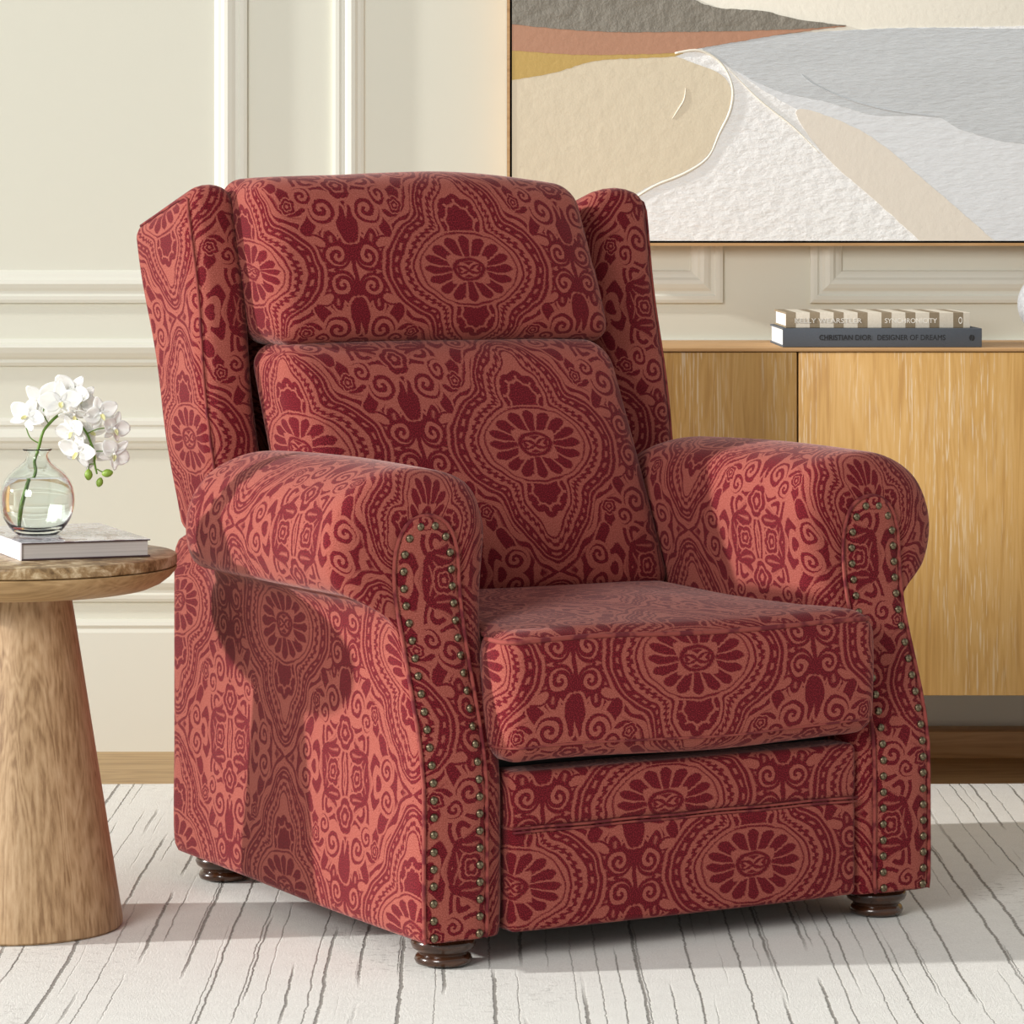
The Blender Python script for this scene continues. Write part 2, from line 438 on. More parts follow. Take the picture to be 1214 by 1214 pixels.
def tube(path, rad, n=8, closed=False, cap=True):
    path = [Vector(p) for p in path]; N = len(path)
    vs, fs = [], []
    up = None
    for i, p in enumerate(path):
        a = path[(i-1) % N] if (closed or i > 0) else p
        b_ = path[(i+1) % N] if (closed or i < N-1) else p
        t = (b_-a).normalized()
        if up is None: up = Vector((0, 0, 1)) if abs(t.z) < .9 else Vector((1, 0, 0))
        s = t.cross(up).normalized(); up = s.cross(t).normalized()
        r = rad(i/(N-1)) if callable(rad) else rad
        for k in range(n):
            q = 2*PI*k/n; vs.append(p+s*(r*math.cos(q))+up*(r*math.sin(q)))
    for i in range(N if closed else N-1):
        for k in range(n):
            a, b_ = i*n+k, i*n+(k+1) % n; j = (i+1) % N
            fs.append((a, b_, j*n+(k+1) % n, j*n+k))
    if not closed and cap: fs.append(tuple(reversed(range(n)))); fs.append(tuple(range((N-1)*n, N*n)))
    return vs, fs
def axis_pts(h, r, n, k=5):
    a = [-(h-r)-r*math.tan(PI/4*(k-i)/k) for i in range(k)]
    m = [-(h-r)+2*(h-r)*i/n for i in range(n+1)]
    return a+m+[-x for x in reversed(a)]
def puff(name, h, r, n, fn, mat, parent, uv0=(0, 0), off=(0, 0, 0), uvh=None):
    """soft upholstered block: rounded box of half sizes h, then reshaped by fn"""
    hx, hy, hz = h
    ax = [axis_pts(h[i], min(r, h[i]*.98), n[i]) for i in range(3)]
    key = {}; vs = []; fs = []; uvs = []
    def vid(p):
        k = tuple(round(c, 6) for c in p)
        if k not in key:
            inn = [max(-(h[i]-r), min(h[i]-r, p[i])) for i in range(3)]
            d = Vector([p[i]-inn[i] for i in range(3)])
            q = Vector(inn)+d.normalized()*r if d.length > 1e-9 else Vector(p)
            key[k] = len(vs); vs.append(fn(q.x, q.y, q.z))
        return key[k]
    def uvf(f, p):
        x, y, z = p
        if f in ('F', 'B'): u, v = x, z
        elif f == 'L': u, v = -hx-(y+hy), z
        elif f == 'R': u, v = hx+(y+hy), z
        elif f == 'T': u, v = x, hz+(y+hy)
        else: u, v = x, -hz-(y+hy)
        if uvh: return uvh(x, y, z, u+uv0[0], v+uv0[1])
        return (u+uv0[0], v+uv0[1])
    def face(f, A, B_, mk, flip):
        for i in range(len(A)-1):
            for j in range(len(B_)-1):
                P = [mk(A[i], B_[j]), mk(A[i+1], B_[j]), mk(A[i+1], B_[j+1]), mk(A[i], B_[j+1])]
                if flip: P.reverse()
                fs.append([vid(p) for p in P]); uvs.append([uvf(f, p) for p in P])
    face('F', ax[0], ax[2], lambda a, b: (a, -hy, b), False)
    face('B', ax[0], ax[2], lambda a, b: (a, hy, b), True)
    face('L', ax[1], ax[2], lambda a, b: (-hx, a, b), True)
    face('R', ax[1], ax[2], lambda a, b: (hx, a, b), False)
    face('T', ax[0], ax[1], lambda a, b: (a, b, hz), False)
    face('D', ax[0], ax[1], lambda a, b: (a, b, -hz), True)
    return obj(name, vs, fs, mat, parent, uvs, off=off)
def letters(name, body, size, width, mat, parent, M4, depth=.0004):
    cu = bpy.data.curves.new(name, 'FONT'); cu.body = body; cu.size = size; cu.extrude = depth; cu.align_x = 'CENTER'; cu.align_y = 'CENTER'
    o = bpy.data.objects.new('tmp', cu); C.objects.link(o)
    me = bpy.data.meshes.new_from_object(o.evaluated_get(bpy.context.evaluated_depsgraph_get()))
    bpy.data.objects.remove(o)
    xs = [v.co.x for v in me.vertices]; w = max(xs)-min(xs)
    me.transform(Matrix.Diagonal((width/w, 1, 1, 1))); me.transform(M4)
    me.name = name; me.materials.clear(); me.materials.append(mat)
    r = bpy.data.objects.new(name, me); C.objects.link(r); r.parent = parent
    return r
# ================================================================== the room
WY = 6.56
def quad(name, lo, hi, mat, kind='structure', bev=0):
    o = box(name, lo, hi, mat, None, bev); tag(o, kind=kind); return o
tag(quad('floor', (-4, -1.5, -.09), (4, WY+.1, -.012), M['floorwood']), 'light oak floor boards')
quad('wall_back', (-4, WY, -.09), (4, WY+.12, 2.8), M['wall'])
# floor board joints are real grooves between planks: thin shadow gaps
def frame_mould(name, x0, x1, z0, z1, w=.062, d=.018):
    """panel moulding swept round a rectangle with mitred corners; profile from outer to inner edge"""
    prof = [(0, 0), (0, .010), (.006, .0125), (.013, .013), (.017, .0095), (.022, .010), (.028, .0145), (.036, d), (.043, .0165), (.048, .011), (.054, .009), (.059, .006), (w, 0)]
    vs, fs = [], []
    for (cx, cz, sx, sz) in ((x0, z0, 1, 1), (x1, z0, -1, 1), (x1, z1, -1, -1), (x0, z1, 1, -1)):
        for (a, h) in prof: vs.append((cx+sx*a, WY-h*.85, cz+sz*a))
    n = len(prof)
    for k in range(4):
        for i in range(n-1):
            fs.append((k*n+i, k*n+i+1, ((k+1) % 4)*n+i+1, ((k+1) % 4)*n+i))
    o = obj(name, vs, fs, M['trim'], smooth=False); tag(o, kind='structure')
    return o
Z0 = .834
xs = [(-2.2, -.5), (-.339, .398), (.563, 1.30), (1.46, 2.9)]
n = 1
for (a, b_) in xs:
    frame_mould('trim_%d' % n, a, b_, Z0, 2.45); n += 1
    frame_mould('trim_%d' % n, a, b_, .27, .617, .046, .018); n += 1
def rail(name, z0, z1, prof):
    vs, fs = [], []
    for x in (-4, 4):
        for (h, t) in prof: vs.append((x, WY-h, z0+(z1-z0)*t))
    k = len(prof)
    for i in range(k-1): fs.append((i, i+1, k+i+1, k+i))
    o = obj(name, vs, fs, M['trim'], smooth=False); tag(o, kind='structure')
rail('trim_%d' % n, .714, .766, [(0, 0), (.008, .03), (.012, .15), (.010, .25), (.016, .35), (.022, .5), (.026, .7), (.024, .8), (.012, .88), (.010, 1), (0, 1)])
rail('baseboard_back', -.012, .237, [(.014, 0), (.014, .90), (.010, .93), (.013, .955), (.011, .98), (.004, 1), (0, 1)])

# rug: a thick pile slab with a softly wavy edge
def rug():
    nx, ny = 200, 150; x0, x1, y0, y1 = -2.6, 2.6, 1.6, 6.12
    vs, fs = [], []
    for j in range(ny+1):
        for i in range(nx+1):
            x = x0+(x1-x0)*i/nx; y = y0+(y1-y0)*j/ny
            e = min(i, nx-i, j, ny-j)
            if j == ny: y += .003*math.sin(x*70)+.003*math.sin(x*131+1)
            z = -.0006+.0006*math.sin(x*9+math.sin(y*5)) if e > 0 else -.0115
            vs.append((x, y, z))
    for j in range(ny):
        for i in range(nx):
            a = j*(nx+1)+i; fs.append((a, a+1, a+nx+2, a+nx+1))
    o = obj('area_rug', vs, fs, M['rug'])
    tag(o, 'cream pile rug with thin broken dark lines, lying on the wood floor', 'rug')
rug()

# ================================================================== sideboard
sb = empty('sideboard', (.55, 6.30, -.012)); tag(sb, 'golden oak sideboard with flat doors standing against the wall under the painting', 'sideboard')
sx, sy, sz_ = .55, 6.30, -.012
def sbx(name, lo, hi, mat, parent=sb, bev=.0015):
    return box(name, (lo[0]-sx, lo[1]-sy, lo[2]-sz_), (hi[0]-sx, hi[1]-sy, hi[2]-sz_), mat, parent, bev)
SBL = -.10; dw = .6005
sbx('carcass', (SBL+.002, 6.112, .156), (SBL+.006+4*dw, 6.53, .757), M['oak'])
sbx('top', (SBL-.002, 6.090, .7575), (SBL+.008+4*dw, 6.545, .764), M['oak_top'])
for k in range(4):
    xl = .5013-dw+.0015+(k)*dw-.0
    a = sbx('door', (xl, 6.092, .154), (xl+dw-.003, 6.110, .7562), M['oak'])
sbx('base_rail', (SBL+.1, 6.46, -.012), (SBL+4*dw-.1, 6.535, .038), M['oak_top'])
for k in (0, 1):
    x = SBL+.16+k*(4*dw-.36)
    sbx('leg', (x, 6.18, -.012), (x+.04, 6.22, .158), M['oak']); sbx('leg', (x, 6.465, .037), (x+.04, 6.505, .158), M['oak'])

# ------------------------------------------------------------------ painting
PY = 6.50
pt = empty('framed_painting', (.75, WY-.03, .945)); tag(pt, 'large abstract landscape canvas in a thin wooden floating frame, grey water and sand', 'painting')
po = (.75, WY-.03, .945)
cx0, cz0 = at(607, 285.5, PY)[0], at(607, 285.5, PY)[2]
cx1, cz1 = 1.56, 1.86
def pbox(name, lo, hi, mat, parent=pt, bev=.001): return box(name, tuple(lo[i]-po[i] for i in range(3)), tuple(hi[i]-po[i] for i in range(3)), mat, parent, bev)
fw, gp = .0055, .004
fr = bmesh.new()
for lo, hi in (((cx0-gp-fw, PY-.004, cz0-gp-fw), (cx0-gp, WY-.002, cz1+gp+fw)), ((cx1+gp, PY-.004, cz0-gp-fw), (cx1+gp+fw, WY-.002, cz1+gp+fw)),
               ((cx0-gp, PY-.004, cz0-gp-fw), (cx1+gp, WY-.002, cz0-gp)), ((cx0-gp, PY-.004, cz1+gp), (cx1+gp, WY-.002, cz1+gp+fw))):
    bm_box(fr, tuple(lo[i]-po[i] for i in range(3)), tuple(hi[i]-po[i] for i in range(3)))
from_bm('frame', fr, M['oak_top'], pt)
pbox('backing', (cx0-gp, PY+.03, cz0-gp), (cx1+gp, WY-.003, cz1+gp), M['black'])
M['sky_paint'] = paintm('cream_paint', lin(238, 233, 218), .6, .35, 90, .03)
pbox('canvas', (cx0, PY, cz0), (cx1, PY+.03, cz1), M['sky_paint'])
def smooth_poly(pts, n=5):
    """pixel outline -> smoothed jittered outline; a point given as (x, y, 1) stays a hard corner"""
    out = []
    m = len(pts)
    for i in range(m):
        p0, p1, p2, p3 = [pts[(i+k) % m] for k in (-1, 0, 1, 2)]
        hard1, hard2 = len(p1) > 2, len(p2) > 2
        a, b_ = Vector(p1[:2]), Vector(p2[:2])
        t1 = (b_-a) if hard1 else (b_-Vector(p0[:2]))*.5
        t2 = (b_-a) if hard2 else (Vector(p3[:2])-a)*.5
        L = (b_-a).length; K = max(2, int(L/5))
        for k in range(K):
            t = k/K
            q = (2*t**3-3*t*t+1)*a+(t**3-2*t*t+t)*t1+(-2*t**3+3*t*t)*b_+(t**3-t*t)*t2
            if k: q = q+Vector((random.uniform(-.5, .5), random.uniform(-.5, .5)))
            out.append(q)
    return out
def paint_area(name, pts, mat, h):
    P = []
    for q in smooth_poly(pts):
        x, _, z = at(q.x, q.y, PY)
        P.append((min(cx1, max(cx0, x)), min(cz1, max(cz0, z))))
    n = len(P)
    vs = [(x, PY-h, z) for x, z in P]+[(x, PY-.0001, z) for x, z in P]
    tri = geometry.tessellate_polygon([[Vector((x, z, 0)) for x, z in P]])
    fs = [tuple(t) for t in tri]+[(i, (i+1) % n, n+(i+1) % n, n+i) for i in range(n)]
    o = obj(name, vs, fs, mat, pt, smooth=False, off=po)
    bm = bmesh.new(); bm.from_mesh(o.data); bmesh.ops.recalc_face_normals(bm, faces=bm.faces); bm.to_mesh(o.data); bm.free()
    return o
pm = lambda n_, c, **k: paintm(n_, lin(*c), .55, **k)
T = -250
paint_area('foreshore', [(606, 60, 1), (830, 55, 1), (1003, 36), (1250, 30), (1600, 20, 1), (1600, 286, 1), (606, 286, 1)], pm('white_paint', (242, 242, 240), bs=.9, sc=36, dist=.005, var=.015, stretch=(1, 1, 2)), .0012)
paint_area('water', [(830, 56, 1), (893, 44), (1003, 36), (1100, 33), (1250, 34), (1600, 30, 1), (1600, 210, 1), (1250, 176), (1149, 157), (1107, 138), (1034, 136), (977, 120), (919, 107), (862, 78)], pm('grey_water_paint', (200, 204, 206), bs=1., sc=40, var=.17, stretch=(1, 1, 5)), .0022)
paint_area('wet_sand', [(862, 78), (919, 107), (977, 120), (1034, 136), (1107, 138), (1149, 157), (1250, 176), (1600, 210, 1), (1600, 286, 1), (1180, 286, 1), (1102, 219), (1024, 157), (945, 130)], pm('pale_grey_paint', (222, 225, 227), bs=.9, sc=36, var=.06, stretch=(1, 1, 3)), .0017)
paint_area('pink_sand', [(945, 130), (1024, 157), (1102, 219), (1180, 287, 1), (1092, 287, 1), (1040, 240), (977, 183)], pm('blush_paint', (228, 220, 206), bs=.35, sc=50, var=.03), .0020)
paint_area('dune', [(606, 90, 1), (658, 84), (710, 71), (799, 66, 1), (825, 76), (851, 86), (866, 104), (864, 130), (851, 157), (838, 185), (810, 204), (773, 219), (740, 240), (690, 287, 1), (606, 287, 1)], pm('sand_paint', (222, 209, 182), bs=.6, sc=40, var=.04), .0024)
paint_area('ochre_strip', [(606, 50, 1), (700, 50, 1), (812, 60, 1), (799, 67), (710, 72), (658, 86), (606, 95, 1)], pm('ochre_paint', (196, 164, 92), bs=.5, sc=60, var=.08), .0028)
paint_area('terracotta_strip', [(606, 20, 1), (700, 20, 1), (1003, 31, 1), (940, 39), (830, 57), (794, 63), (690, 65), (606, 60, 1)], pm('terracotta_paint', (184, 136, 108), bs=.5, sc=60, var=.08), .0032)
paint_area('hill', [(606, -60, 1), (700, -40), (790, -14), (845, 8), (904, 13), (945, 23), (1003, 30, 1), (940, 35), (789, 38), (700, 37), (606, 29, 1)], pm('grey_brown_paint', (134, 128, 116), bs=1., sc=26, var=.10, dist=.008), .0038)
ridge = [at(q.x, q.y, PY-.0018) for q in [Vector(a) for a in ((800, 63), (830, 60), (855, 75), (868, 102), (866, 130), (853, 158), (839, 187), (811, 206), (775, 221), (742, 242))]]
vs, fs = tube(catmull(ridge, 5), lambda t: .0016+.0013*abs(math.sin(t*9+.6)), 6)
obj('foam_ridge', vs, fs, M['sky_paint'], pt, off=po)
for pts in (((813, 104), (811, 118), (804, 130), (797, 141)), ((862, 80), (900, 118), (940, 150), (972, 182)), ((950, 88), (965, 100), (1000, 116), (1050, 130), (1108, 138))):
    vs, fs = tube(catmull([at(x, y, PY-.0028) for x, y in pts], 6), lambda t: .0004+.0011*math.sin(PI*t), 6)
    obj('impasto_ridge', vs, fs, M['sky_paint'] if pts[0][0] < 900 else bpy.data.materials['grey_water_paint'], pt, off=po)

# ------------------------------------------------------------------ books and orb on the sideboard
ZT = .7642
def cased_book(name, w, d, h, loc, rz, covers, pages, board=.003, over=.003):
    """spine faces the camera (-Y); page ends left and right"""
    r = empty(name, loc, rz)
    bm = bmesh.new()
    bm_box(bm, (-w/2, 0, 0), (w/2, d, board), .0006, 1); bm_box(bm, (-w/2, 0, h-board), (w/2, d, h), .0006, 1)
    bm_box(bm, (-w/2, -.0006, .0004), (w/2, board, h-.0004), .0008, 2)
    from_bm('cover', bm, covers, r)
    box('page_block', (-w/2+over, board, board), (w/2-over, d-over, h-board), pages, r)
    return r
b1 = cased_book('book', .351, .30, .0335, (.6525, 6.118, ZT), 0, M['slate'], M['pages_white'])
tag(b1, 'thick dark slate grey book lying flat at the bottom of the pair on the sideboard', 'book')
F4 = lambda x, z, y=-.0008: Matrix.Translation((x, y, z)) @ Matrix.Rotation(PI/2, 4, 'X')
letters('title', 'CHRISTIAN DIOR   DESIGNER OF DREAMS', .0135, .222, M['ink'], b1, F4(.0, .0168))
bm = bmesh.new()
for s_ in (-1, 1):                                  # an upright oval cut by a slanting slit
    arc = [(s_*(.0007+.0042*math.cos(a)), .0056*math.sin(a)) for a in [-1.35+2.7*k/12 for k in range(13)]]
    inner = [(s_*.0005+.0016*(z/.0056), z) for z in (.0050, .0, -.0050)]
    bm.faces.new([bm.verts.new((.158+x, -.0012, .0168+z)) for x, z in arc+inner])
from_bm('emblem', bm, M['ink'], b1)
b2 = cased_book('book', .325, .27, .0275, (.6458, 6.128, ZT+.0337), 0, M['stripe'], M['pages_white'])
tag(b2, 'taupe and cream striped book lying on top of the slate grey book', 'book')
letters('title', 'KELLY WEARSTLER', .012, .118, M['white_ink'], b2, F4(-.088, .0125))
letters('title', 'SYNCHRONICITY', .012, .092, M['white_ink'], b2, F4(.058, .0125))
bm = bmesh.new()
for q in range(16):
    a, c = 2*PI*q/16+.6, 2*PI*(q+1)/16+.6
    bm.faces.new([bm.verts.new((.1455+r*.0034*math.cos(t), -.0012, .0135+r*.0062*math.sin(t))) for r, t in ((1, a), (1, c), (.7, c), (.7, a))])
from_bm('emblem', bm, M['white_ink'], b2)
orb = empty('ceramic_vase', (.982, 6.33, ZT)); tag(orb, 'round crackled grey ceramic vase at the right edge on the sideboard', 'vase')
R_ = .060
prof = [(.022, 0), (.024, .004), (.021, .012)]+[(R_*math.sin(a), .072-R_*math.cos(a)) for a in [.42+k*(2.35-.0)/20 for k in range(21)]]+[(.019, .134), (.022, .142), (.018, .142), (.016, .128)]
vs, fs = lathe(prof, 48); obj('body', vs, fs, M['orb'], orb, angle=60)

# ================================================================== side table
tx, ty = -.687, 4.837
tb = empty('side_table', (tx, ty, 0)); tag(tb, 'round side table with brown stone top on a tapered wooden cone base', 'table')
def taper(prof, n=72):
    return lathe(prof, n)
vs, fs = taper([(.141, 0), (.1438, .003), (.1438, .010)]+[(.1438-(.1438-.072)*t, .010+.455*t) for t in [k/12 for k in range(1, 12)]]+[(.0722, .462), (.0722, .468)])
obj('pedestal', vs, fs, M['ash'], tb, angle=40)
vs, fs = taper([(.10, .4665), (.165, .467), (.182, .470), (.198, .477), (.210, .486), (.218, .495), (.2195, .4995), (.2185, .5005)])
obj('wooden_rim', vs, fs, M['ash_rim'], tb, angle=40)
def stone_top():
    prof = [(.2165, .5012), (.2190, .503)]+[(.2195, .505+k*.0018) for k in range(6)]+[(.2185, .5165), (.2165, .5175)]
    return taper(prof, 96)
vs, fs = stone_top(); obj('stone_top', vs, fs, M['stone'], tb, angle=40)

# book on the table
e1 = math.atan2(.065, .17)
tbk = empty('book', (-.668, 4.727, .5178), e1); tag(tbk, 'large book with a white spine and glossy cover lying on the round side table', 'book')
w_, d_, h_ = .181, .285, .0245
bm = bmesh.new()
bm_box(bm, (0, 0, 0), (w_, d_, .0022), .0005, 1); bm_box(bm, (.0, 0, h_-.0022), (w_, d_, h_-.0006), .0005, 1)
from_bm('cover_board', bm, M['cover_edge'], tbk)
box('front_cover', (.0, .0005, h_-.0006), (w_-.0005, d_-.0005, h_), M['cover'], tbk)
box('spine', (-.0016, 0, 0), (.0010, d_, h_-.0002), M['spine_white'], tbk, .0006)
box('page_block', (.0012, .0035, .0022), (w_-.003, d_-.0035, h_-.0022), M['pages'], tbk)

# vase
vx, vy, vz = -.6645, 4.86, .5178+.0247
vase = empty('glass_vase', (vx, vy, vz)); tag(vase, 'clear round glass bud vase standing on the book on the side table', 'vase')
Rv = .0525
outer = [(.0, .0003), (.024, .0), (.029, .0012), (.036, .007), (.044, .018), (.0505, .032), (Rv, .047), (.051, .062), (.046, .075), (.037, .087), (.026, .096), (.0185, .102), (.0155, .107), (.0150, .111), (.0175, .1155), (.0205, .1185), (.0205, .1200)]
inner = [(.0190, .1195), (.0155, .1160), (.0130, .111), (.0135, .1065), (.0165, .1005), (.0245, .0940), (.0352, .0853), (.0440, .0740), (.0490, .0615), (.0504, .047), (.0485, .0330), (.0425, .0205), (.034, .0115), (.020, .0085), (0, .008)]
op = [(v.x, v.y) for v in catmull([(a, b_, 0) for a, b_ in outer], 3)]; ip = [(v.x, v.y) for v in catmull([(a, b_, 0) for a, b_ in inner], 3)]
prof = [(max(a, 0.), b_) for a, b_ in op+ip]; prof[0] = (0.00001, prof[0][1]); prof[-1] = (0.00001, prof[-1][1])
vs, fs = lathe(prof, 64)
obj('body', vs, fs, M['glass'], vase)
zw = .0800
wp = [(r-.0004, z+.0003) for r, z in reversed(ip) if z < zw-.003 and r > .001]
wp = [(0.00001, .0083)]+wp+[(.0395, zw-.0012), (.0385, zw), (0.00001, zw)]
vs, fs = lathe(wp, 64); obj('water', vs, fs, M['water'], vase)

# orchid spray
orch = empty('orchid_spray', (vx, vy, vz+.012)); tag(orch, 'arching spray of white orchid flowers with green buds in the glass vase', 'flower')
oo = (vx, vy, vz+.012)
def ap(px, py, dy=0.): return Vector(at(px, py, vy+dy))
main = [ap(26, 622, -.012), ap(29, 600, -.010), ap(35, 578, -.006), ap(42, 560, -.002), ap(41, 548, 0), ap(46, 530, 0), ap(50, 515, 0), ap(56, 505, 0), ap(70, 492, 0), ap(84, 492, -.002), ap(94, 502, -.004), ap(103, 514, -.006), ap(108, 526, -.006), ap(112, 536, -.006), ap(112, 548, -.006), ap(115, 562, -.006)]
vs, fs = tube(catmull(main, 6), lambda t: .0022-.0010*t+.0004*abs(math.sin(t*22)), 8); obj('stem', vs, fs, M['stem'], orch, off=oo)
def twig(pts):
    vs, fs = tube(catmull([ap(*p) for p in pts], 5), .0009, 6); obj('flower_stalk', vs, fs, M['stem'], orch, off=oo)
def petal_mesh(L, Wd, cup, back):
    """one petal along +X, base at origin, facing +Z"""
    nu, nv = 10, 8; vs, fs = [], []
    for i in range(nu+1):
        u = i/nu; w = Wd*math.sin(PI*min(1, u*.92+.05)**.8)**.7
        for j in range(nv+1):
            v = j/nv*2-1
            vs.append((L*u, w*v*.5, back*u*u*L+cup*(v*v)*w-.0006*math.sin(v*5+u*4)))
    m = len(vs)
    vs += [(x, y, z-.0005) for x, y, z in vs]
    for i in range(nu):
        for j in range(nv):
            a = i*(nv+1)+j; q = (a, a+nv+1, a+nv+2, a+1)
            fs.append(q); fs.append(tuple(m+k for k in reversed(q)))
    for i in range(nu):
        for a, b_ in ((i*(nv+1), (i+1)*(nv+1)), ((i+1)*(nv+1)+nv, i*(nv+1)+nv)): fs.append((a, m+a, m+b_, b_))
    for j in range(nv):
        for a, b_ in ((j+1, j), (nu*(nv+1)+j, nu*(nv+1)+j+1)): fs.append((a, m+a, m+b_, b_))
    return vs, fs
def flower(px, py, dy, size, face, roll):
    """face: direction the bloom looks to"""
    size *= 1.12; c = ap(px, py, dy); f = Vector(face).normalized()
    q = f.to_track_quat('Z', 'Y').to_matrix().to_4x4() @ Matrix.Rotation(roll, 4, 'Z')
    fl = bpy.data.objects.new('flower', bpy.data.meshes.new('flower')); C.objects.link(fl); fl.parent = orch
    vs, fs = lathe([(.00001, -.003), (.0022, -.002), (.0026, 0), (.0018, .0035), (.00001, .005)], 12)
    fl.data.from_pydata(vs, [], fs); fl.data.materials.append(M['petal']); fl.data.polygons.foreach_set('use_smooth', [True]*len(fs))
    fl.matrix_local = Matrix.Translation(c-Vector(oo)) @ q
    S = size
    for k, (ang, L, Wd, cup, back) in enumerate(((90, 1, .62, .10, .10), (168, 1.05, .95, .14, .12), (12, 1.05, .95, .14, .12), (222, .95, .55, .10, -.1), (318, .95, .55, .10, -.1))):
        v, f_ = petal_mesh(S*L, S*Wd, cup+random.uniform(-.04, .05), back+random.uniform(-.15, .3))
        R = Matrix.Rotation(math.radians(ang+random.uniform(-6, 6)), 4, 'Z')
        obj('petal', [R @ Vector(p)+Vector((0, 0, .0008*(k % 2))) for p in v], f_, M['petal'], fl)
    v, f_ = petal_mesh(S*.36, S*.24, .6, .9)
    R = Matrix.Rotation(math.radians(270), 4, 'Z'); obj('lip', [R @ Vector(p)+Vector((0, 0, .003)) for p in v], f_, M['lip'], fl)
FL = [(33, 494, -.004, .023, (-.3, -1, .5), -.4), (52, 478, .004, .030, (.2, -1, .1), .75), (72, 477, -.010, .027, (.1, -1, .25), .1), (85, 466, .006, .025, (-.1, -1, .4), -.5),
      (97, 474, .012, .022, (.3, -1, .2), -.7), (88, 490, -.016, .019, (.1, -.6, -.8), .2), (119, 490, -.004, .023, (.5, -1, -.1), .3), (135, 508, .008, .022, (.9, -.8, -.1), -.2), (86, 511, -.012, .022, (-.5, -1, -.1), .2),
      (107, 512, .010, .021, (.2, -1, .1), .9), (93, 535, -.012, .024, (-.45, -1, -.2), -.3), (110, 540, .012, .021, (.2, -1, .2), .5), (135, 538, -.002, .023, (.7, -1, -.3), -.6)]
for a in FL: flower(*a)
for t in ([(47, 526, 0), (36, 519, 0), (31, 507, 0)], [(58, 503, 0), (52, 492, 0), (52, 481, 0)], [(80, 490, 0), (86, 480, .003)], [(103, 514, -.006), (115, 509, -.004), (127, 507, .004)],
          [(112, 535, -.006), (122, 535, -.006), (131, 536, -.004)], [(108, 526, -.006), (104, 530, -.008), (97, 535, -.010)], [(112, 550, -.006), (106, 551, -.006), (105, 558, -.006)], [(115, 556, -.006), (120, 559, -.006), (124, 560, -.006)]): twig(t)
for (px, py, r, tilt) in ((105, 563, .0058, 0), (127, 561, .0058, 1.4), (118, 572, .0050, .3)):
    vs, fs = lathe([(.00001, -1.35*r), (.45*r, -1.15*r), (.9*r, -.5*r), (r, .1*r), (.8*r, .8*r), (.4*r, 1.3*r), (.00001, 1.5*r)], 16)
    p = ap(px, py, -.006)-Vector(oo)
    o = obj('bud', [Matrix.Rotation(tilt, 3, 'Y') @ Vector(v) for v in vs], fs, M['bud'], orch); o.location = p
# ================================================================== the armchair
ANG = math.atan2(.489, .872)
OX, OY = .35, .35                        # centre of the four feet in the chair's own plan
ux, uy = math.cos(ANG), math.sin(ANG)
ch = empty('recliner_armchair', (-.094+OX*ux-OY*uy, 4.585+OX*uy+OY*ux, 0), ANG)
tag(ch, 'crimson damask wingback recliner armchair with rolled arms and nailhead trim on the rug', 'armchair')
OFF = (OX, OY, 0); FAB = M['fabric']
def smooth01(t): t = max(0., min(1., t)); return t*t*(3-2*t)
def lerp(a, b_, t): return a+(b_-a)*t
def yfront(z):                           # the S curve of the arm front: upper part set back
    return lerp(-.050, .028, smooth01((z-.22)/.30))
# paired outlines: panel (P) and full section (S); left arm, inner bottom -> over the roll -> outer bottom
PP = [(.034, .045), (.040, .053), (.040, .20), (.040, .32), (.040, .42), (.040, .50), (.037, .545), (.022, .578), (-.008, .590), (-.038, .578), (-.054, .545), (-.057, .50), (-.055, .46), (-.053, .42), (-.053, .32), (-.053, .20), (-.053, .053), (-.047, .045)]
SS = [(.066, .040), (.078, .052), (.079, .20), (.079, .32), (.081, .42), (.094, .52), (.096, .580), (.070, .630), (.005, .650), (-.060, .644), (-.114, .610), (-.138, .552), (-.124, .492), (-.064, .458), (-.058, .32), (-.058, .20), (-.058, .056), (-.044, .040)]
FF = [(.066, .040), (.078, .052), (.079, .20), (.079, .32), (.079, .42), (.079, .50), (.079, .555), (.060, .565), (.010, .566), (-.030, .565), (-.050, .558), (-.056, .535), (-.057, .50), (-.057, .46), (-.057, .32), (-.057, .20), (-.057, .056), (-.043, .040)]
def dens(pts, n=6): return [(v.x, v.y) for v in catmull([(a, b_, 0) for a, b_ in pts], n)]
Pd, Sd, Fd = dens(PP), dens(SS), dens(FF)
NS = len(Pd)
arcS = [0]
for i in range(1, NS): arcS.append(arcS[-1]+math.dist(Sd[i], Sd[i-1]))
